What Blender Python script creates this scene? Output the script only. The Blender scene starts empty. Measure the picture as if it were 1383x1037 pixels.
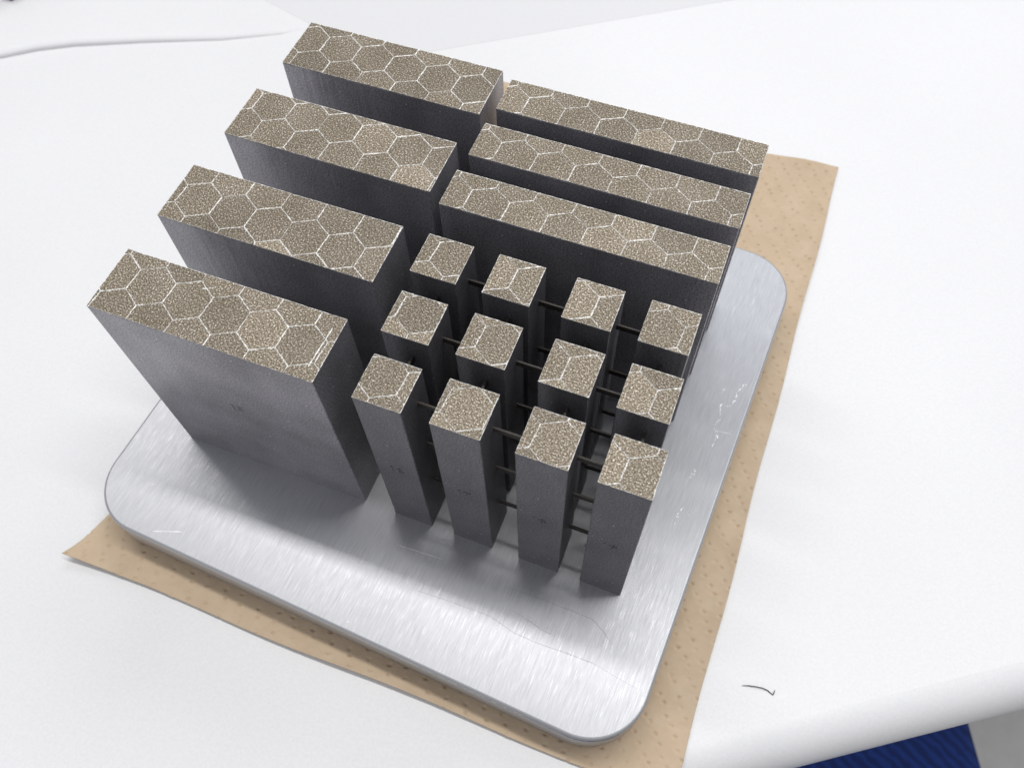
import bpy, bmesh, math, random
import numpy as np
from mathutils import Vector
random.seed(7)
rng = np.random.default_rng(7)
S = 0.001                      # everything below is written in millimetres
sc = bpy.context.scene

# ------------------------------------------------------------------ camera
cam_d = bpy.data.cameras.new('camera')
cam_d.sensor_fit = 'HORIZONTAL'
cam_d.sensor_width = 36.0
cam_d.lens = 1155.582 / 1383 * 36.0
cam_d.clip_start = 0.005
cam_d.clip_end = 20
cam_d.dof.use_dof = True
cam_d.dof.focus_distance = 0.178
cam_d.dof.aperture_fstop = 27
cam = bpy.data.objects.new('camera', cam_d)
sc.collection.objects.link(cam)
cam.location = (56.414*S, -57.994*S, 198.176*S)
cam.rotation_euler = (0.5070, 0.0170, 0.3650)
sc.camera = cam

# ------------------------------------------------------------------ light
sc.view_settings.view_transform = 'Standard'
sc.view_settings.look = 'None'
sc.view_settings.exposure = 0
sc.view_settings.gamma = 1
world = bpy.data.worlds.new('World')
sc.world = world
world.use_nodes = True
bgn = world.node_tree.nodes['Background']
# room seen as light: white ceiling above, dimmer walls, darker floor
wn = world.node_tree.nodes; wl = world.node_tree.links
wtc = wn.new('ShaderNodeTexCoord'); wsx = wn.new('ShaderNodeSeparateXYZ'); wmr = wn.new('ShaderNodeMapRange'); wrp = wn.new('ShaderNodeValToRGB')
wl.new(wtc.outputs['Generated'], wsx.inputs[0]); wl.new(wsx.outputs['Z'], wmr.inputs['Value'])
wmr.inputs['From Min'].default_value = -1; wmr.inputs['From Max'].default_value = 1
wl.new(wmr.outputs[0], wrp.inputs[0]); wl.new(wrp.outputs[0], bgn.inputs[0])
we = wrp.color_ramp.elements
we[0].position = 0.42; we[0].color = (.15, .147, .142, 1)
we[1].position = 1.0; we[1].color = (.62, .63, .66, 1)
we2 = we.new(.62); we2.color = (.26, .263, .28, 1)
we3 = we.new(.80); we3.color = (.53, .54, .57, 1)
bgn.inputs[1].default_value = 1.0

def area(name, loc, target, sx, sy, power, col):
    l = bpy.data.lights.new(name, 'AREA')
    l.shape = 'RECTANGLE'; l.size = sx; l.size_y = sy; l.energy = power; l.color = col
    o = bpy.data.objects.new(name, l)
    sc.collection.objects.link(o)
    o.location = loc
    o.rotation_euler = (Vector(target) - Vector(loc)).to_track_quat('-Z', 'Y').to_euler()
    return o
# fluorescent ceiling tubes over the table, running left to right
area('ceiling_tube_light', (0.02, 0.37, 1.5), (0.02, 0.33, 0), 1.9, 0.10, 15.0, (1.0, 0.985, 0.96))
# added fill light high on the far side, brightens the plate's back corner
area('far_fill_light', (0.25, 1.55, 1.72), (0.02, 0.05, 0), 1.3, 0.55, 11.0, (0.95, 0.975, 1.0))

# ------------------------------------------------------------------ helpers
def link(o, parent=None):
    sc.collection.objects.link(o)
    if parent is not None: o.parent = parent
    return o

def mesh_obj(name, verts, faces, mats, parent=None, smooth=False, idx=None):
    me = bpy.data.meshes.new(name)
    me.from_pydata([tuple(float(c)*S for c in v) for v in verts], [], faces)
    for m in (mats if isinstance(mats, (list, tuple)) else [mats]): me.materials.append(m)
    if idx: me.polygons.foreach_set('material_index', idx)
    if smooth: me.polygons.foreach_set('use_smooth', [True]*len(me.polygons))
    me.update()
    return link(bpy.data.objects.new(name, me), parent)

def tag(o, label=None, cat=None, group=None, kind=None):
    if label: o['label'] = label
    if cat: o['category'] = cat
    if group: o['group'] = group
    if kind: o['kind'] = kind
    return o

class G:
    """node graph helper"""
    def __init__(s, name):
        s.m = bpy.data.materials.new(name); s.m.use_nodes = True
        s.t = s.m.node_tree; s.n = s.t.nodes; s.b = s.n['Principled BSDF']
        s.tc = s.n.new('ShaderNodeTexCoord')
    def set(s, node, **kw):
        for k, v in kw.items():
            sock = node.inputs[k.replace('_', ' ')]
            if hasattr(v, 'is_output') or isinstance(v, bpy.types.NodeSocket): s.t.links.new(v, sock)
            else: sock.default_value = v
        return node
    def map(s, scale=(1,1,1), rot=(0,0,0), src='Object'):
        m = s.n.new('ShaderNodeMapping'); s.t.links.new(s.tc.outputs[src], m.inputs[0])
        m.inputs['Scale'].default_value = scale; m.inputs['Rotation'].default_value = rot
        return m.outputs[0]
    def noise(s, vec, scale, detail=2, rough=.5, dist=0):
        m = s.n.new('ShaderNodeTexNoise'); s.t.links.new(vec, m.inputs['Vector'])
        m.inputs['Scale'].default_value = scale; m.inputs['Detail'].default_value = detail
        m.inputs['Roughness'].default_value = rough; m.inputs['Distortion'].default_value = dist
        return m.outputs['Fac']
    def ramp(s, fac, stops):
        r = s.n.new('ShaderNodeValToRGB'); s.t.links.new(fac, r.inputs[0])
        e = r.color_ramp.elements
        while len(e) < len(stops): e.new(0.5)
        for el, (p, c) in zip(e, stops):
            el.position = p; el.color = (c, c, c, 1) if not isinstance(c, tuple) else (*c, 1)
        return r.outputs[0]
    def mix(s, fac, a, b, mode='MIX'):
        m = s.n.new('ShaderNodeMix'); m.data_type = 'RGBA'; m.blend_type = mode
        for i, v in ((0, fac), (6, a), (7, b)):
            if isinstance(v, bpy.types.NodeSocket): s.t.links.new(v, m.inputs[i])
            else: m.inputs[i].default_value = v if i == 0 else (*v, 1)
        return m.outputs[2]
    def math(s, op, a, b=0.0):
        m = s.n.new('ShaderNodeMath'); m.operation = op
        for i, v in ((0, a), (1, b)):
            if isinstance(v, bpy.types.NodeSocket): s.t.links.new(v, m.inputs[i])
            else: m.inputs[i].default_value = v
        return m.outputs[0]
    def bump(s, h, dist, strength=1, normal=None):
        m = s.n.new('ShaderNodeBump'); s.t.links.new(h, m.inputs['Height'])
        m.inputs['Distance'].default_value = dist; m.inputs['Strength'].default_value = strength
        if normal: s.t.links.new(normal, m.inputs['Normal'])
        return m.outputs[0]

# ------------------------------------------------------------------ materials
def mat_top():
    g = G('grainy_printed_metal')
    v = g.map()
    n1 = g.noise(v, 3150, 2, .6)
    n2 = g.noise(v, 1500, 1, .5)
    big = g.noise(v, 120, 2, .5)
    c = g.ramp(n1, [(0.26, (.04, .032, .022)), (0.46, (.178, .147, .107)), (0.58, (.345, .302, .237)), (0.70, (.95, .90, .81))])
    oi = g.n.new('ShaderNodeObjectInfo')
    var = g.ramp(oi.outputs['Random'], [(0, .76), (.88, .98), (1, 1.2)])
    c = g.mix(1, c, var, 'MULTIPLY')
    c2 = g.ramp(big, [(0.3, (.86, .83, .78)), (0.7, (1.08, 1.06, 1.05))])
    c = g.mix(1, c, c2, 'MULTIPLY')
    h = g.math('ADD', n1, g.math('MULTIPLY', n2, .8))
    g.set(g.b, Base_Color=c, Metallic=.35, Roughness=.55, Normal=g.bump(h, .00010, .8))
    return g.m

def mat_seam():
    g = G('bright_weld_line_metal')
    v = g.map()
    n = g.noise(v, 2600, 2, .6)
    c = g.ramp(n, [(0.30, (.20, .18, .14)), (0.46, (.66, .64, .60)), (0.62, (.98, .98, .96))])
    g.set(g.b, Base_Color=c, Metallic=.15, Roughness=.35, Normal=g.bump(n, .00004, .6))
    return g.m

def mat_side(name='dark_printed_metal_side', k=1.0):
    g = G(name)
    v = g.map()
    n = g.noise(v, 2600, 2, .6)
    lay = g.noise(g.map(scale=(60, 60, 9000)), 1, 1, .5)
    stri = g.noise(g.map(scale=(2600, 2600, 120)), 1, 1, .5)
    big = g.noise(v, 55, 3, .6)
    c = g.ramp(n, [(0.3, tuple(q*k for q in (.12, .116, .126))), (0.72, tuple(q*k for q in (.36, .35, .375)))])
    c = g.mix(1, c, g.ramp(big, [(0.3, .72), (0.7, 1.15)]), 'MULTIPLY')
    # stray bright spatter beads
    vo = g.n.new('ShaderNodeTexVoronoi'); g.t.links.new(v, vo.inputs['Vector']); vo.inputs['Scale'].default_value = 620
    rnd = g.math('GREATER_THAN', vo.outputs['Color'], .80)
    dot = g.math('MULTIPLY', g.math('LESS_THAN', vo.outputs['Distance'], .085), rnd)
    c = g.mix(dot, c, (1, 1, 1))
    h = g.math('ADD', g.math('ADD', n, g.math('MULTIPLY', lay, .5)), g.math('MULTIPLY', stri, .9))
    h = g.math('ADD', h, g.math('MULTIPLY', dot, 3.0))
    g.set(g.b, Base_Color=c, Metallic=.62, Roughness=.42, Normal=g.bump(h, .00004, .7))
    return g.m

def mat_plate(side=False):
    g = G('brushed_aluminium_edge' if side else 'brushed_aluminium')
    v = g.map()
    if side:
        n = g.noise(g.map(scale=(300, 300, 4000)), 1, 2, .6)
        g.set(g.b, Base_Color=(.50, .505, .52, 1), Metallic=.7, Roughness=.42, Normal=g.bump(n, .00002, .6))
        return g.m
    fine = g.noise(g.map(scale=(5200, 160, 160)), 1, 3, .65)
    mid = g.noise(g.map(scale=(1500, 90, 90)), 1, 3, .6)
    blotch = g.noise(v, 28, 4, .6, .4)
    cross = g.noise(g.map(scale=(2600, 120, 120), rot=(0, 0, .22)), 1, 2, .6)
    h = g.math('ADD', g.math('ADD', fine, g.math('MULTIPLY', mid, 1.2)), g.math('MULTIPLY', cross, .7))
    streak = g.noise(g.map(scale=(4600, 230, 230)), 1, 3, .55)
    glint = g.ramp(streak, [(0.56, 0.0), (0.72, .55)])
    r = g.ramp(g.math('ADD', g.math('MULTIPLY', blotch, .6), g.math('MULTIPLY', mid, .4)), [(0.3, .43), (0.7, .52)])
    r = g.mix(glint, r, (.30, .30, .30))
    c = g.ramp(fine, [(0.25, (.37, .375, .39)), (0.72, (.50, .505, .52))])
    c = g.mix(1, c, g.ramp(blotch, [(0.3, (.90, .90, .92)), (0.7, (1, 1, 1))]), 'MULTIPLY')
    g.set(g.b, Base_Color=c, Metallic=.72, Roughness=r, Anisotropic=.80, Normal=g.bump(h, .000019, .8))
    tn = g.n.new('ShaderNodeTangent'); tn.direction_type = 'UV_MAP'; tn.uv_map = 'brush'
    g.t.links.new(tn.outputs[0], g.b.inputs['Tangent'])
    return g.m

def mat_simple(name, col, rough=.5, metal=0.0, nscale=None, ndist=0.0001, var=.06):
    g = G(name)
    if nscale:
        n = g.noise(g.map(), nscale, 4, .6)
        lo = tuple(c*(1-var) for c in col); hi = tuple(min(1, c*(1+var)) for c in col)
        g.set(g.b, Base_Color=g.ramp(n, [(0.3, lo), (0.7, hi)]), Normal=g.bump(n, ndist, .5))
    else: g.set(g.b, Base_Color=(*col, 1))
    g.set(g.b, Roughness=rough, Metallic=metal)
    return g.m

def mat_table():
    g = G('white_table_laminate')
    n = g.noise(g.map(), 1400, 3, .6)
    big = g.noise(g.map(), 9, 3, .5)
    c = g.mix(1, g.ramp(n, [(0.3, (.77, .77, .78)), (0.7, (.82, .82, .825))]), g.ramp(big, [(0.35, .965), (0.65, 1.0)]), 'MULTIPLY')
    g.set(g.b, Base_Color=c, Roughness=.42, Normal=g.bump(n, .00004, .5))
    return g.m

def mat_paper():
    g = G('tan_crepe_paper')
    n = g.noise(g.map(), 900, 4, .65)
    f = g.noise(g.map(), 160, 4, .6, .5)
    big = g.noise(g.map(), 45, 3, .55)
    c = g.ramp(f, [(0.3, (.53, .408, .282)), (0.5, (.56, .436, .305)), (0.72, (.59, .466, .335))])
    c = g.mix(1, c, g.ramp(big, [(0.3, (.97, .96, .95)), (0.7, (1.02, 1.02, 1.02))]), 'MULTIPLY')
    g.set(g.b, Base_Color=c, Roughness=.85, Normal=g.bump(g.math('ADD', n, g.math('MULTIPLY', f, 2)), .00012, .6))
    return g.m

def mat_fabric():
    g = G('blue_woven_fabric')
    w = g.n.new('ShaderNodeTexWave'); g.t.links.new(g.map(rot=(0, 0, .45)), w.inputs['Vector'])
    w.bands_direction = 'Y'; w.inputs['Scale'].default_value = 62; w.inputs['Distortion'].default_value = 3.5
    w.inputs['Detail'].default_value = 3; w.inputs['Detail Scale'].default_value = 3
    n = g.noise(g.map(), 1500, 3, .6)
    f = g.math('ADD', g.math('MULTIPLY', w.outputs['Fac'], .6), g.math('MULTIPLY', n, .4))
    c = g.ramp(f, [(0.2, (.006, .022, .13)), (0.8, (.012, .045, .24))])
    g.set(g.b, Base_Color=c, Roughness=.9, Normal=g.bump(f, .0008, .6))
    return g.m

M_TOP, M_SEAM, M_SIDE = mat_top(), mat_seam(), mat_side(k=1.55)
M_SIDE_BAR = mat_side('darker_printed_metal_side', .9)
M_PLATE, M_EDGE = mat_plate(), mat_plate(True)
M_TABLE, M_PAPER, M_FABRIC = mat_table(), mat_paper(), mat_fabric()
M_BLUE = mat_simple('painted_blue_reflection', (.10, .13, .34), .4, .4, 900, .00002, .35)
M_BAR = mat_simple('dark_strut_metal', (.035, .029, .023), .5, .3, 3000, .00008, .9)
M_SCRATCH = mat_simple('bright_scratched_metal', (.95, .95, .95), .3, .3)
M_NICK = mat_simple('nicked_metal', (.78, .78, .79), .35, .5)
M_DIM = mat_simple('dull_scribed_metal', (.30, .31, .33), .5, .6)
M_HAIR = mat_simple('black_fibre', (.02, .02, .03), .5)
M_FLOOR = mat_simple('grey_floor_vinyl', (.56, .55, .53), .5, 0, 60, .0002, .05)
M_DARK = mat_simple('dark_plastic', (.03, .03, .035), .5)

# ------------------------------------------------------------------ table and floor
TZ = -13.0                                   # table surface; the plate's top is z = 0
ang = math.radians(33.7)
U = np.array([math.cos(ang), math.sin(ang)]); N = np.array([math.sin(ang), -math.cos(ang)])
E0 = np.array([111.9, -4.1])                  # a point where the rounding of the edge begins
prof = [(-800, 0)]
R1 = 9.5
for k in range(0, 13):
    a = k/12*math.pi/2
    prof.append((R1*math.sin(a), -R1*(1-math.cos(a))))
for k in range(0, 9):
    a = k/8*math.pi/2
    prof.append((R1-5*(1-math.cos(a)), -R1-3-4*math.sin(a)))
prof.append((-800, -R1-7))
vs, fs = [], []
us = (-950, 760)
for u in us:
    for n_, z in prof:
        p = E0 + U*u + N*n_
        vs.append((p[0], p[1], TZ+z))
m = len(prof)
for k in range(m): fs.append((k, (k+1) % m, m+(k+1) % m, m+k))
fs += [tuple(range(m))[::-1], tuple(range(m, 2*m))]
table = tag(mesh_obj('table', vs, fs, M_TABLE, smooth=False), 'large white laminate table top with a rounded front edge', 'table')
for p in table.data.polygons:
    p.use_smooth = len(p.vertices) == 4 and abs(p.normal.z) < .9999
tag(mesh_obj('floor', [(-4000, -4000, -745), (4000, -4000, -745), (4000, 4000, -745), (-4000, 4000, -745)], [(0, 1, 2, 3)], M_FLOOR), kind='structure')

# ------------------------------------------------------------------ build plate
PH = math.radians(3.0)                        # plate and hexagon lattice are turned 3 degrees against the blocks
ca, sa = math.cos(-PH), math.sin(-PH)
# plate frame: x' along the front edge, y' along the right edge
PC = np.array([1.6, 40.8])                    # centre
def plate_xy(x, y): return (PC[0] + x*ca - y*sa, PC[1] + x*sa + y*ca)
PW, PD, PR, PT = 143.6, 142.0, 14.0, 12.0
def rrect(w, d, r, n=14):
    pts = []
    for cx, cy, a0 in ((w/2-r, -d/2+r, -90), (w/2-r, d/2-r, 0), (-w/2+r, d/2-r, 90), (-w/2+r, -d/2+r, 180)):
        for k in range(n+1):
            a = math.radians(a0 + 90*k/n); pts.append((cx+r*math.cos(a), cy+r*math.sin(a)))
    return pts
rings = [(0.75, 0), (.35, -.12), (.1, -.4), (0, -.85), (0, -PT+1.0), (1.0, -PT)]
base = []
verts, faces, idx = [], [], []
for inset, z in rings:
    for x, y in rrect(PW-2*inset, PD-2*inset, PR-inset): verts.append((x, y, z))
nr = len(rrect(1, 1, .1))
for k in range(len(rings)-1):
    for i in range(nr):
        j = (i+1) % nr
        faces.append((k*nr+i, (k+1)*nr+i, (k+1)*nr+j, k*nr+j)); idx.append(1)
faces.append(tuple(range(nr))); idx.append(0)
faces.append(tuple(range((len(rings)-1)*nr, len(rings)*nr))[::-1]); idx.append(1)
plate = bpy.data.objects.new('build_plate', None)
link(plate); plate.location = (PC[0]*S, PC[1]*S, 0); plate.rotation_euler = (0, 0, -PH)
tag(plate, 'square brushed aluminium plate with rounded corners under the metal blocks', 'metal plate')
slab = mesh_obj('slab', verts, faces, [M_PLATE, M_EDGE], plate, idx=idx)
uvl = slab.data.uv_layers.new(name='brush')            # u runs across the brushing
for l_ in slab.data.loops:
    c_ = slab.data.vertices[l_.vertex_index].co
    uvl.data[l_.index].uv = (c_.x/.15+.5+c_.z, c_.y/.15+.5)
for p in slab.data.polygons: p.use_smooth = p.material_index == 1 and len(p.vertices) == 4

def to_plate(x, y):
    dx, dy = x-PC[0], y-PC[1]
    return (dx*ca + dy*sa, -dx*sa + dy*ca)

def ribbon(pts, w, h, closed_taper=True):
    """low ridge along a polyline on z=0; returns verts, faces"""
    v, f = [], []
    n = len(pts)
    for i, (x, y) in enumerate(pts):
        a = pts[max(i-1, 0)]; b = pts[min(i+1, n-1)]
        dx, dy = b[0]-a[0], b[1]-a[1]; L = math.hypot(dx, dy) or 1
        t = w*.5*(0.25 if i in (0, n-1) else 1)*random.uniform(.7, 1.2)
        nx, ny = -dy/L*t, dx/L*t
        v += [(x-nx, y-ny, 0.004), (x, y, h), (x+nx, y+ny, 0.004)]
    for i in range(n-1):
        a = i*3
        f += [(a, a+3, a+4, a+1), (a+1, a+4, a+5, a+2)]
    return v, f
def plate_mark(name, pts, w, h, mat):
    pts = [to_plate(*p) for p in pts]
    fine = []
    for a, b in zip(pts, pts[1:]):
        k = max(2, int(math.hypot(b[0]-a[0], b[1]-a[1])/1.2))
        for i in range(k):
            t = i/k; fine.append((a[0]+(b[0]-a[0])*t+random.gauss(0, w*.12), a[1]+(b[1]-a[1])*t+random.gauss(0, w*.12)))
    fine.append(pts[-1])
    v, f = ribbon(fine, w, h)
    return mesh_obj(name, v, f, mat, plate)
for pts, w_, mt in (
        ([(-53.6, -25.2), (-50, -23.9), (-46.5, -22.7)], .32, M_SCRATCH),
        ([(31.8, -7.5), (36.3, -7.4), (40.8, -7.3), (45.3, -7.5), (48.6, -7.4), (51.4, -7.5), (53.6, -7.7), (56.3, -9.2), (59.1, -11.3)], .06, M_DIM),
        ([(12.3, -15.7), (22.5, -15.3), (30.9, -15.2), (37.6, -16.8), (43.2, -17.1), (48.6, -16.9), (52.9, -16.9), (57.2, -16.9)], .045, M_DIM),
        ([(35.3, -12.1), (39.6, -13.0), (43.2, -13.9), (46.6, -14.2)], .05, M_DIM),
        ([(48.5, -16.7), (56.1, -16.7), (62.8, -17.9), (67.5, -18.6)], .08, M_SCRATCH),
        ([(66.5, 25.1), (67.9, 24.2)], .2, M_SCRATCH), ([(68.0, 49.1), (72.0, 49.5)], .15, M_SCRATCH),
        ([(-61.2, -15.1), (-59.3, -14.1)], .3, M_SCRATCH), ([(-8.6, -27.1), (-8.3, -26.3)], .2, M_SCRATCH),
        ([(.5, -28.1), (1.3, -27.9)], .3, M_SCRATCH), ([(3.7, -7.3), (9.2, -7.0), (16.0, -6.7)], .08, M_SCRATCH)):
    plate_mark('scratch', pts, w_, .03, mt)
# scuffed streaks of little nicks on the right of the plate
for line, n_ in (([(69.0, 56.5), (70.1, 59.0), (70.5, 62.1), (71.6, 65.0)], 26), ([(68.1, 44.3), (68.5, 47.2), (67.4, 50.2), (67.6, 53.1), (66.9, 57)], 24), ([(65, 33.5), (65.3, 37)], 7), ([(64.6, 20), (65.2, 26)], 6), ([(66.8, 60), (66.7, 62.5)], 5)):
    for q_ in range(n_):
        t_ = random.random()*(len(line)-1); k_ = int(t_); f_ = t_-k_
        x_ = line[k_][0]+(line[k_+1][0]-line[k_][0])*f_+random.gauss(0, .22); y_ = line[k_][1]+(line[k_+1][1]-line[k_][1])*f_
        l_ = random.uniform(.25, .9)
        plate_mark('nick', [(x_, y_), (x_+random.gauss(.1, .12), y_+l_)], random.uniform(.08, .26), .02, M_NICK)
# blue reflection painted along the chamfer at the front right corner
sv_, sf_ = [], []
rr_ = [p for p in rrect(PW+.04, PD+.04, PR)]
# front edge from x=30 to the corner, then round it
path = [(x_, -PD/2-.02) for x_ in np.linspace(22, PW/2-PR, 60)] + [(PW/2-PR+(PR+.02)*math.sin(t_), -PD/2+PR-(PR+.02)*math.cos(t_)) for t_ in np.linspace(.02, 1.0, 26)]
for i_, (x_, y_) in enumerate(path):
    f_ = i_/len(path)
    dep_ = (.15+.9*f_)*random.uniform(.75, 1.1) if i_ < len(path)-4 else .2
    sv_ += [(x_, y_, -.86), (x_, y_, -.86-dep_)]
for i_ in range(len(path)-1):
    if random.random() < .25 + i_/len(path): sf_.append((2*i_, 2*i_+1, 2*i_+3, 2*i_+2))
mesh_obj('blue_reflection', sv_, sf_, M_BLUE, plate)

# ------------------------------------------------------------------ tan sheet under the plate
def build_sheet():
    step = .28
    x0, x1, y0, y1 = -77.5, 82.2, -36.4, 161.5
    nx, ny = int((x1-x0)/step)+1, int((y1-y0)/step)+1
    gx, gy = np.meshgrid(np.linspace(x0, x1, nx), np.linspace(y0, y1, ny))
    u = (gx-x0)/(x1-x0); w = (gy-y0)/(y1-y0)
    # outline slightly uneven: the left side draws in behind the flared corner, the back edge sags
    X = gx + (1-u)*(4.9*np.clip((gy-y0)/17, 0, 1)**.8) + .25*np.sin(gy*.11)*u
    Y = gy - w*2.0*np.sin(math.pi*np.clip((1-u)/.32, 0, 1))**1 + (1-w)*(.35*np.sin(gx*.09))
    ax, ay = np.array([-1.5, 2.1]), np.array([4.5, .7])
    pit = np.zeros_like(gx)
    rg = np.random.default_rng(3)
    for i in range(-90, 130):
        for j in range(-70, 70):
            c = ax*i + ay*j + np.array([72.9, -1.3]) + rg.normal(0, .3, 2)
            if not (x0 < c[0] < x1 and y0 < c[1] < y1): continue
            d = (c[0]-PC[0], c[1]-PC[1]); lx, ly = d[0]*ca+d[1]*sa, -d[0]*sa+d[1]*ca
            if abs(lx) < PW/2-4 and abs(ly) < PD/2-4: continue
            i0 = int((c[0]-x0)/step); j0 = int((c[1]-y0)/step)
            sl = (slice(max(0, j0-5), j0+7), slice(max(0, i0-5), i0+7))
            dx, dy = gx[sl]-c[0], gy[sl]-c[1]
            th = rg.normal(-.15, .35); a = dx*math.cos(th)+dy*math.sin(th); b = -dx*math.sin(th)+dy*math.cos(th)
            dep = rg.uniform(.35, .9)
            pit[sl] += -dep*np.exp(-((a/.43)**2+(b/.27)**2)) + .16*dep*np.exp(-(((a)/1.25)**2+((b+.55)/.6)**2))
    def fb(x, y):
        return (np.sin(x*.31+1.3*np.sin(y*.23))*np.sin(y*.37+np.sin(x*.19+2))*.5 + .5*np.sin(x*.83+2*np.sin(y*.51))*np.sin(y*.71+1.7*np.sin(x*.43)))
    free = np.clip(np.maximum(np.abs((gx-PC[0])*ca+(gy-PC[1])*sa)-PW/2, np.abs(-(gx-PC[0])*sa+(gy-PC[1])*ca)-PD/2)/5, 0, 1)
    lift = free*(.22*(fb(gx, gy)+1)*.5 + .05)
    lift += 1.5*np.clip((-34-gy)/-2.4*-1, 0, 1)*0
    front = np.clip((-31.0-gy)/5.4, 0, 1)
    lift += front**1.5*(.65+.5*np.sin(gx*.055+.6))*np.clip((60-gx)/60, 0, 1)*1.3
    corner = np.clip(1-np.hypot(gx+77, gy+36)/16, 0, 1)
    lift += 1.1*corner**1.5
    right = np.clip((gx-79)/3.2, 0, 1)
    lift += right**1.5*.35*(1+np.sin(gy*.07))
    back = np.clip((gy-150)/11, 0, 1)
    lift += back**2*1.2*(1+np.sin(gx*.2))*.5
    Z = TZ + .88 + lift + pit
    Z = np.maximum(Z, TZ+.05)
    V = np.stack([X, Y, Z], -1).reshape(-1, 3)
    lx = (X-PC[0])*ca+(Y-PC[1])*sa; ly = -(X-PC[0])*sa+(Y-PC[1])*ca
    inside = (np.abs(lx) < PW/2-5) & (np.abs(ly) < PD/2-5)
    I = np.arange(nx*ny).reshape(ny, nx)
    q = np.stack([I[:-1, :-1], I[:-1, 1:], I[1:, 1:], I[1:, :-1]], -1)
    keep = ~(inside[:-1, :-1] & inside[1:, 1:] & inside[:-1, 1:] & inside[1:, :-1])
    q = q[keep]
    used = np.unique(q); remap = -np.ones(nx*ny, int); remap[used] = np.arange(len(used))
    V = V[used]*S; q = remap[q]
    me = bpy.data.meshes.new('paper_sheet')
    me.vertices.add(len(V)); me.vertices.foreach_set('co', V.ravel())
    me.loops.add(q.size); me.loops.foreach_set('vertex_index', q.ravel().astype(np.int32))
    me.polygons.add(len(q)); me.polygons.foreach_set('loop_start', np.arange(0, q.size, 4, dtype=np.int32))
    me.polygons.foreach_set('loop_total', np.full(len(q), 4, np.int32))
    me.polygons.foreach_set('use_smooth', np.ones(len(q), bool))
    me.update(calc_edges=True); me.validate()
    me.materials.append(M_PAPER)
    o = link(bpy.data.objects.new('paper_sheet', me))
    so = o.modifiers.new('thickness', 'SOLIDIFY'); so.thickness = .14*S; so.offset = -1
    return tag(o, 'tan paper sheet with rows of small dimples, lying beneath the metal plate', 'paper')
build_sheet()

# ------------------------------------------------------------------ printed blocks
HEX = 5.0
HS = HEX*math.sqrt(3)
e1 = np.array([math.cos(-PH), math.sin(-PH)]); e2 = np.array([-e1[1], e1[0]])

def clip_poly(poly, x0, x1, y0, y1):
    for axis, lim, sgn in ((0, x0, 1), (0, x1, -1), (1, y0, 1), (1, y1, -1)):
        out = []
        for i in range(len(poly)):
            a, b = poly[i-1], poly[i]
            da, db = (a[axis]-lim)*sgn, (b[axis]-lim)*sgn
            if (da >= 0) != (db >= 0):
                t = da/(da-db); out.append((a[0]+(b[0]-a[0])*t, a[1]+(b[1]-a[1])*t))
            if db >= 0: out.append(b)
        poly = out
        if len(poly) < 3: return []
    return poly
def clip_seg(a, b, x0, x1, y0, y1):
    t0, t1 = 0.0, 1.0
    for axis, lo, hi in ((0, x0, x1), (1, y0, y1)):
        d = b[axis]-a[axis]
        if abs(d) < 1e-9:
            if not lo <= a[axis] <= hi: return None
            continue
        ta, tb = (lo-a[axis])/d, (hi-a[axis])/d
        if ta > tb: ta, tb = tb, ta
        t0, t1 = max(t0, ta), min(t1, tb)
    if t1-t0 < 1e-3: return None
    f = lambda t: (a[0]+(b[0]-a[0])*t, a[1]+(b[1]-a[1])*t)
    return f(t0), f(t1)
def area2(p): return abs(sum(p[i-1][0]*p[i][1]-p[i][0]*p[i-1][1] for i in range(len(p))))/2

TOPZ = 60.0
def body_mesh(w, d, parent, mat):
    """block with tiny edge chamfers; local origin at the front left bottom corner"""
    c = .16; zt = TOPZ-.07
    v, f = [], []
    def path(i):
        cs = [(i+c, i), (w-i-c, i), (w-i, i+c), (w-i, d-i-c), (w-i-c, d-i), (i+c, d-i), (i, d-i-c), (i, i+c)]
        out = []
        for q in range(8):
            a, b = cs[q], cs[(q+1) % 8]
            L = math.hypot(b[0]-a[0], b[1]-a[1]); n = max(1, int(L/.7)) if q % 2 == 0 else 1
            for t in range(n): out.append((a[0]+(b[0]-a[0])*t/n, a[1]+(b[1]-a[1])*t/n))
        return out
    def ring(i, z, jit=0):
        k = len(v)
        for x, y in path(i):
            jx = random.uniform(0, jit)
            x += jx*(1 if x < w*.5 else -1)*(abs(x-w/2) > w/2-.3); y += jx*(1 if y < d*.5 else -1)*(abs(y-d/2) > d/2-.3)
            v.append((x, y, z-random.uniform(0, jit)*.8))
        return k
    # worn, slightly nibbled upper edge (same number of points in every ring)
    c0 = c
    r = [ring(0, -.05), ring(0, zt-.25, .03), ring(0.02, zt-.08, .07), ring(.02, zt, .10)]
    m_ = r[1]-r[0]
    for a, b in zip(r, r[1:]):
        for i in range(m_):
            j = (i+1) % m_; f.append((a+i, a+j, b+j, b+i))
    f.append(tuple(range(r[-1], r[-1]+m_)))
    return mesh_obj('body', v, f, mat, parent)

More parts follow.
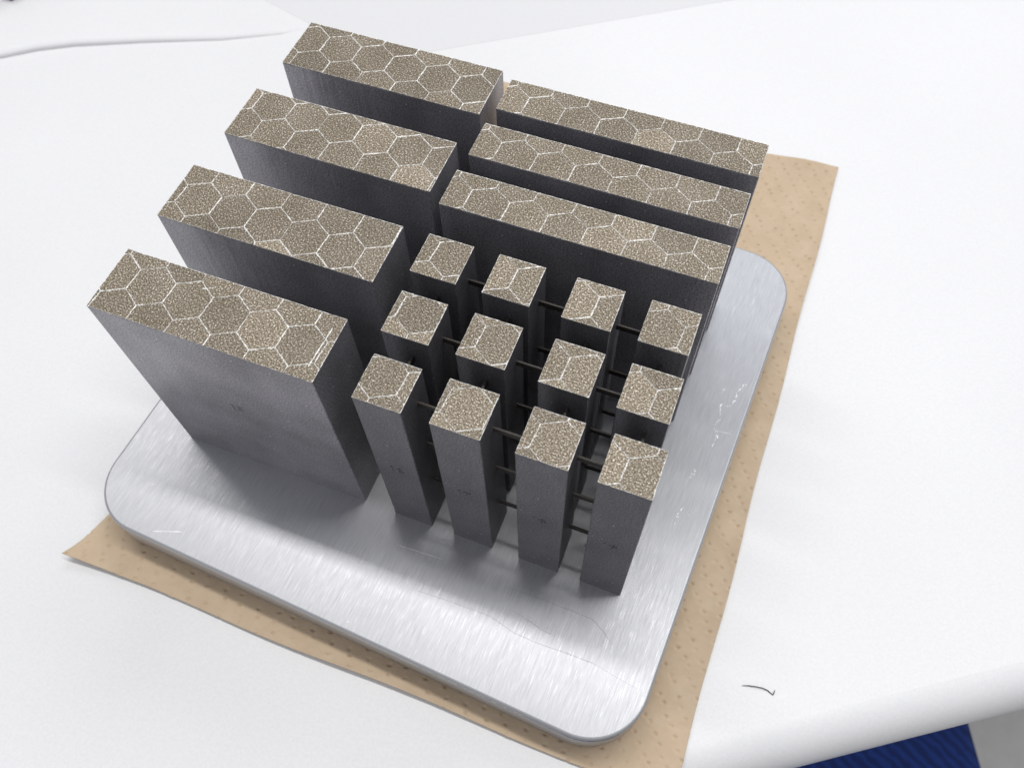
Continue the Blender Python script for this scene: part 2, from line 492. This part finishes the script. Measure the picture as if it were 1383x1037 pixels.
def hex_top(root, bx, by, w, d, off, dim=None, ghosts=(), gap=.05):
    """hexagon tiles with raised bright weld lines; everything clipped to the top face"""
    local = lambda p: (p[0]-bx, p[1]-by)
    edges = {}
    for j in range(-14, 15):
        for i in range(-14, 15):
            ctr = np.array(off) + e1*HS*(i+.5*(j % 2)) + e2*1.5*HEX*j
            if not (bx-7 < ctr[0] < bx+w+7 and by-7 < ctr[1] < by+d+7): continue
            c = [ctr + HEX*(e1*math.cos(math.radians(90+60*k)) + e2*math.sin(math.radians(90+60*k))) for k in range(6)]
            for k in range(6):
                a, b = tuple(c[k].round(3)), tuple(c[(k+1) % 6].round(3))
                key = (round((a[0]+b[0])*2), round((a[1]+b[1])*2))
                if key not in edges: edges[key] = (a, b, k % 3)
            ins = [ctr + (p-ctr)*(1-gap/HEX*1.15) for p in c]
            poly = clip_poly([local(p) for p in ins], .06, w-.06, .06, d-.06)
            if len(poly) < 3 or area2(poly) < .25: continue
            n = len(poly); z1 = TOPZ+random.uniform(-.012, .012)
            cx = sum(p[0] for p in poly)/n; cy = sum(p[1] for p in poly)/n
            vv = [(p[0], p[1], TOPZ-.075) for p in poly] + [(p[0], p[1], z1) for p in poly]
            ff = [(i2, (i2+1) % n, n+(i2+1) % n, n+i2) for i2 in range(n)] + [tuple(range(n, 2*n))]
            mesh_obj('hexagon_tile', vv, ff, M_TOP, root)
    sv, sf = [], []
    def seam(a, b, wd, h):
        L = math.hypot(b[0]-a[0], b[1]-a[1])
        if L < .15: return
        k = max(2, int(L/.45)); nx, ny = -(b[1]-a[1])/L, (b[0]-a[0])/L
        s0 = len(sv)
        wob = 0
        for i in range(k+1):
            t = i/k; wob = wob*.6 + random.gauss(0, .028)
            ww = wd*random.uniform(.5, 1.25)/2
            x, y = a[0]+(b[0]-a[0])*t+nx*wob, a[1]+(b[1]-a[1])*t+ny*wob
            hh = h*random.uniform(.5, 1.1)
            for o_, z in ((-ww, TOPZ+.013), (0, TOPZ+.013+hh), (ww, TOPZ+.013)):
                sv.append((min(max(x+nx*o_, .02), w-.02), min(max(y+ny*o_, .02), d-.02), z))
        for i in range(k):
            q = s0+3*i
            sf.append((q, q+3, q+4, q+1)); sf.append((q+1, q+4, q+5, q+2))
    for key, (a, b, o3) in edges.items():
        s = clip_seg(local(a), local(b), .05, w-.05, .05, d-.05)
        if not s: continue
        wd = .25*random.uniform(.75, 1.15)
        if dim is not None and o3 == dim: wd *= .68
        elif random.random() < .10: wd *= .7
        seam(s[0], s[1], wd, .055)
    # thin bright line painting the edge highlight round the rim
    for a, b in (((.08, .08), (w-.08, .08)), ((w-.08, .08), (w-.08, d-.08)), ((w-.08, d-.08), (.08, d-.08)), ((.08, d-.08), (.08, .08))):
        strong = (a[0] > w/2 and b[0] > w/2) or (a[1] > d/2 and b[1] > d/2)
        seam(a, b, .15 if strong else .07, .03)
    for a, b, wd in ghosts: seam(local(a), local(b), wd, .04)
    mesh_obj('weld_line_and_rim_highlight', sv, sf, M_SEAM, root)

def number(root, text, w, x, z, size=3.7):
    cu = bpy.data.curves.new('number', 'FONT'); cu.body = text; cu.size = size*S; cu.extrude = .075*S; cu.resolution_u = 2
    cu.align_x = 'CENTER'; cu.align_y = 'CENTER'; cu.offset = .02*S
    tmp = bpy.data.objects.new('number', cu)
    me = bpy.data.meshes.new_from_object(tmp)
    bpy.data.objects.remove(tmp)
    me.materials.clear(); me.materials.append(M_SIDE if w > 12 else M_SIDE_BAR)
    o = link(bpy.data.objects.new('number', me), root)
    o.location = (x*S, -.04*S, z*S); o.rotation_euler = (math.pi/2, 0, 0)
    return o

def block(name, key, x, y, w, d, off, label, group, cat, dim=None, ghosts=(), num=None):
    root = bpy.data.objects.new(name, None); link(root)
    root.empty_display_size = .01
    root.location = (x*S, y*S, 0)
    tag(root, label, cat, group)
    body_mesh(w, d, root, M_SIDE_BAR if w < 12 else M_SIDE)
    hex_top(root, x, y, w, d, off, dim, ghosts)
    if num: number(root, num[0], w, num[1], num[2])
    return root

GA = 'wide dark metal blocks with hexagon-patterned tops in the left column'
GB = 'long narrow dark metal blocks behind the square bars'
GP = 'square upright metal bars set in three rows of four'
A = {'A1': (-58.05, .13, (-35.09, 15.47)), 'A2': (-57.40, 24.74, (-46.66, 38.74)), 'A3': (-56.06, 50.14, (-27.53, 67.72)), 'A4': (-54.71, 74.72, (-30.39, 90.38))}
LA = {'A1': 'frontmost wide metal block in the left column, its whole front face in view',
      'A2': 'wide hexagon-topped metal block second from the front in the left column',
      'A3': 'wide hexagon-topped metal block third from the front in the left column',
      'A4': 'rearmost wide metal block of the left column, farthest from the camera'}
for k, (x, y, off) in A.items():
    gh = ()
    if k == 'A1':
        gh = [((-10.4, 3.2), (-9.9, 12.4), .28), ((-38.5, 11.6), (-36.0, 12.9), .2)]
    block('wide_metal_block', k, x, y, 50, 15, off, LA[k], GA, 'metal block', None, gh, ('15', 24.6, 32.5) if k == 'A1' else None)
B = {'B1': (-3.06, 47.89, (19.86, 57.79)), 'B2': (-2.47, 62.81, (12.10, 73.13)), 'B3': (-1.90, 77.77, (13.05, 88.02))}
LB = {'B1': 'long narrow metal block directly behind the back row of square bars',
      'B2': 'middle one of the three long narrow metal blocks at the back right',
      'B3': 'rearmost long narrow metal block, at the back right beside the tan sheet'}
for k, (x, y, off) in B.items():
    block('long_metal_block', k, x, y, 60, 10, off, LB[k], GB, 'metal block', 2)

PX = {11: (0, 0), 12: (15.58, .03), 13: (32.24, -.03), 14: (47.61, -.15), 21: (-1.09, 15.04), 22: (14.48, 15.09), 23: (31.07, 14.99), 24: (46.30, 14.88),
      31: (-1.67, 29.94), 32: (13.81, 29.99), 33: (30.37, 29.96), 34: (45.73, 29.92)}
PO = {11: (12.11, 5.57), 12: (25.69, 12.46), 13: (43.43, 11.49), 14: (60.39, 10.52), 21: (9.27, 28.46), 22: (26.51, 27.43), 23: (43.99, 26.52), 24: (52.60, 25.88),
      31: (10.25, 43.08), 32: (27.56, 42.36), 33: (44.89, 41.44), 34: (53.66, 40.96)}
row_n = {1: 'front', 2: 'middle', 3: 'back'}
LP = {11: 'front row metal bar farthest left, next to the frontmost wide block',
      12: 'front row metal bar second from the left, its whole front face in view',
      13: 'front row metal bar second from the right, its whole front face in view',
      14: 'front row metal bar farthest right, nearest the plate corner at the bottom',
      21: 'middle row metal bar farthest left, beside the gap between two wide blocks',
      22: 'middle row metal bar second from the left',
      23: 'middle row metal bar second from the right, thin web joining it frontwards',
      24: 'middle row metal bar farthest right, at the right side of the plate',
      31: 'back row metal bar farthest left, right of the second wide block',
      32: 'back row metal bar second from the left, in front of the long narrow block',
      33: 'back row metal bar second from the right, in front of the long narrow block',
      34: 'back row metal bar farthest right, below the long narrow block end'}
nums = {11: '16', 12: '17', 13: '18', 14: '19'}
pill = {}
for k, (x, y) in PX.items():
    pill[k] = block('metal_bar', k, x, y, 10, 10, PO[k], LP[k], GP, 'metal bar', 2, (), (nums[k], 4.6, 30.0) if k in nums else None)

def box(name, x0, x1, y0, y1, z0, z1, mat, parent, wedge=0):
    """bar with a slightly peaked underside (built downwards as a support web)"""
    ym = (y0+y1)/2
    v = [(x0, y0, z1), (x1, y0, z1), (x1, y1, z1), (x0, y1, z1), (x0, y0, z0+wedge), (x1, y0, z0+wedge), (x1, y1, z0+wedge), (x0, y1, z0+wedge), (x0, ym, z0), (x1, ym, z0)]
    f = [(0, 1, 2, 3), (4, 5, 1, 0), (6, 7, 3, 2), (5, 4, 8, 9), (7, 6, 9, 8), (4, 0, 3, 7, 8), (1, 5, 9, 6, 2)]
    return mesh_obj(name, v, f, mat, parent)
ZL = (54.0, 36.0, 17.0)
for r in (1, 2, 3):
    for c in (1, 2, 3):
        a, b = PX[r*10+c], PX[r*10+c+1]
        g0, g1 = 9.98, b[0]-a[0]+.02
        for z in ZL:
            box('connecting_bar', g0, g1, 5.85, 6.25, z-1.8, z, M_BAR, pill[r*10+c], .25)
for c in (1, 2, 3, 4):
    for r in (1, 2):
        a, b = PX[r*10+c], PX[(r+1)*10+c]
        for z in ZL:
            box('connecting_web', 4.7, 5.2, 9.98, b[1]-a[1]+.02, z-2.1, z, M_BAR, pill[r*10+c])

# ------------------------------------------------------------------ stray fibre on the table
def tube(name, pts, r, mat, sides=7):
    P = [Vector(p) for p in pts]; v, f = [], []
    for i, p in enumerate(P):
        t = (P[min(i+1, len(P)-1)]-P[max(i-1, 0)]).normalized()
        s = t.cross(Vector((0, 0, 1))).normalized(); u = s.cross(t)
        rr = r*(.45 if i in (0, len(P)-1) else 1)
        for k in range(sides):
            a = 2*math.pi*k/sides; q = p+s*rr*math.cos(a)+u*rr*math.sin(a); v.append(tuple(q))
    for i in range(len(P)-1):
        for k in range(sides):
            a, b = i*sides+k, i*sides+(k+1) % sides; f.append((a, b, b+sides, a+sides))
    f += [tuple(range(sides))[::-1], tuple(range(len(v)-sides, len(v)))]
    return mesh_obj(name, v, f, mat, smooth=True)
hz = TZ+.16
tag(tube('fibre', [(90.8, -6.6, hz), (92.2, -6.1, hz+.1), (93.8, -5.75, hz+.25), (95.3, -5.5, hz+.25), (96.6, -5.55, hz+.1), (97.6, -5.95, hz), (98.05, -6.1, hz), (98.1, -5.6, hz+.2), (98.15, -4.9, hz+.5)], .11, M_HAIR),
    'thin bent dark fibre lying on the white table near its front edge', 'fibre')

# ------------------------------------------------------------------ chair under the table edge
def chair():
    root = bpy.data.objects.new('office_chair', None); link(root)
    tag(root, 'office chair with a dark blue ribbed fabric seat pushed under the table edge', 'chair')
    zt = -250
    C0 = np.array([239.5, 76.0])           # a point on the seat's right edge
    a2 = math.radians(33.7-8)
    u = np.array([math.cos(a2), math.sin(a2)]); n = np.array([math.sin(a2), -math.cos(a2)])
    n = np.array([10, -23])/math.hypot(10, 23); u = np.array([23, 10])/math.hypot(10, 23)
    Wd, back, fwd, th = 470, 190, 260, 62
    root.location = ((C0-u*Wd/2)[0]*S, (C0-u*Wd/2)[1]*S, -.745)
    o2 = np.array([(C0-u*Wd/2)[0], (C0-u*Wd/2)[1]])
    nx, ny, rx = 95, 90, 9
    v, f = [], []
    # seat: superellipse-edged cushion, ribs across
    for j in range(ny+1):
        for i in range(nx+1):
            s, t = -1+2*i/nx, -1+2*j/ny
            e = max(abs(s), abs(t))
            p = u*(s*Wd/2) + n*((t+1)/2*(back+fwd)-back)
            edge = (1-abs(s)**14)*(1-abs(t)**14)
            z = zt + 745 - 9*(1-edge) + 1.1*math.sin(j*2.1)*edge
            v.append((p[0], p[1], z))
    for j in range(ny):
        for i in range(nx):
            a = j*(nx+1)+i; f.append((a+nx+1, a+nx+2, a+1, a)[::-1])
    rim = [i for i in range(nx+1)] + [(j+1)*(nx+1)+nx for j in range(ny)] + [ny*(nx+1)+i for i in range(nx-1, -1, -1)] + [j*(nx+1) for j in range(ny-1, 0, -1)]
    k0 = len(v)
    for r_ in rim: v.append((v[r_][0], v[r_][1], v[r_][2]-th))
    for q in range(len(rim)):
        w_ = (q+1) % len(rim); f.append((rim[q], k0+q, k0+w_, rim[w_]))
    f.append(tuple(range(k0, k0+len(rim))))
    seat = mesh_obj('seat', v, f, M_FABRIC, root, smooth=True)
    mm = bmesh.new(); mm.from_mesh(seat.data); bmesh.ops.recalc_face_normals(mm, faces=mm.faces); mm.to_mesh(seat.data); mm.free()
    def cyl(name, x, y, z0, z1, r0, r1, mat, k=20):
        vv = [(x+r*math.cos(2*math.pi*i/k), y+r*math.sin(2*math.pi*i/k), z) for z, r in ((z0, r0), (z1, r1)) for i in range(k)]
        ff = [(i, (i+1) % k, k+(i+1) % k, k+i) for i in range(k)] + [tuple(range(k))[::-1], tuple(range(k, 2*k))]
        return mesh_obj(name, vv, ff, mat, root)
    pc = n*((back+fwd)/2-back)
    cyl('gas_column', pc[0], pc[1], 70, zt+745-th, 25, 25, M_DARK)
    for k in range(5):
        a = 2*math.pi*k/5
        dx, dy = math.cos(a), math.sin(a); px, py = -dy, dx
        vv = []
        for d_, w_, z0, z1 in ((18, 22, 60, 105), (280, 13, 58, 78)):
            for s_, z_ in ((-1, z0), (1, z0), (1, z1), (-1, z1)): vv.append((pc[0]+dx*d_+px*w_*s_, pc[1]+dy*d_+py*w_*s_, z_))
        leg = mesh_obj('leg', vv, [(0, 1, 5, 4), (1, 2, 6, 5), (2, 3, 7, 6), (3, 0, 4, 7), (4, 5, 6, 7), (3, 2, 1, 0)], M_DARK, root)
        cx, cy = pc[0]+dx*275, pc[1]+dy*275
        vv, kk = [], 20
        for s_ in (-11, 11):
            for i in range(kk): vv.append((cx+px*s_+dx*28*math.cos(2*math.pi*i/kk), cy+py*s_+dy*28*math.cos(2*math.pi*i/kk), 29+28*math.sin(2*math.pi*i/kk)))
        mesh_obj('castor', vv, [(i, (i+1) % kk, kk+(i+1) % kk, kk+i) for i in range(kk)]+[tuple(range(kk)), tuple(range(kk, 2*kk))[::-1]], M_DARK, leg)
chair()

# ------------------------------------------------------------------ things and painted shadows at the far side of the table
M_SHADOW = mat_simple('painted_shadow_grey', (.71, .71, .72), .55, 0, 700, .00002, .015)
M_SHADOW_BAND = mat_simple('shadow_band_grey', (.74, .74, .75), .5)
M_PURPLE = mat_simple('dark_purple_cover', (.055, .04, .11), .5)
M_PAGES = mat_simple('white_pages', (.78, .77, .74), .8)
M_GREEN = mat_simple('pale_green_plastic', (.30, .42, .30), .5)
def slab_poly(name, pts, z0, z1, mat, parent=None):
    n = len(pts)
    v = [(x, y, z0) for x, y in pts] + [(x, y, z1) for x, y in pts]
    f = [(i, (i+1) % n, n+(i+1) % n, n+i) for i in range(n)] + [tuple(range(n))[::-1], tuple(range(n, 2*n))]
    return mesh_obj(name, v, f, mat, parent)
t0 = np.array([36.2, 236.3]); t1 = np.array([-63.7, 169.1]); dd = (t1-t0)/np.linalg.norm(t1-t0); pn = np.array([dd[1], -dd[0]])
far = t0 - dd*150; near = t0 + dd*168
tag(slab_poly('grey_card', [tuple(t1+dd*8), (-95.5, 161.5), (-140.6, 174.3), (-210, 240), (-60, 400), tuple(far+pn*150), tuple(far)], TZ+.01, TZ+.06, M_SHADOW),  # soft shadow wedge on the table, built as a thin grey sheet
    'pale grey sheet painted as a soft shadow on the white table behind the rear blocks', 'painted_shadow')
tag(tube('cable', [(-235, 80, TZ+.1), (-224, 98, TZ+.1), (-213.5, 111.8, TZ+.1), (-201.3, 121.1, TZ+.05), (-189.9, 127.7, TZ), (-165.2, 138.7, TZ-.25), (-140.1, 148.9, TZ-.6), (-122, 158.5, TZ-.9), (-108, 168, TZ-1.2)], 1.5, M_SHADOW_BAND, 16),  # blurred shadow band put into a low pale grey strip
    'pale grey strip painted as a soft shadow band across the white table at the upper left', 'cable')
nb = bpy.data.objects.new('notebook', None); link(nb); nb.location = (-226.6*S, 141.5*S, TZ*S); nb.rotation_euler = (0, 0, math.radians(-16))
tag(nb, 'closed dark purple notebook, only its corner visible at the top left', 'notebook')
slab_poly('pages', [(-140, 2), (-2, 2), (-2, 198), (-140, 198)], 1.2, 8, M_PAGES, nb)
slab_poly('cover', [(-142, -2), (0, -2), (0, 200), (-142, 200)], 8, 9.5, M_PURPLE, nb)
slab_poly('cover', [(-142, -2), (0, -2), (0, 200), (-142, 200)], .05, 1.2, M_PURPLE, nb)
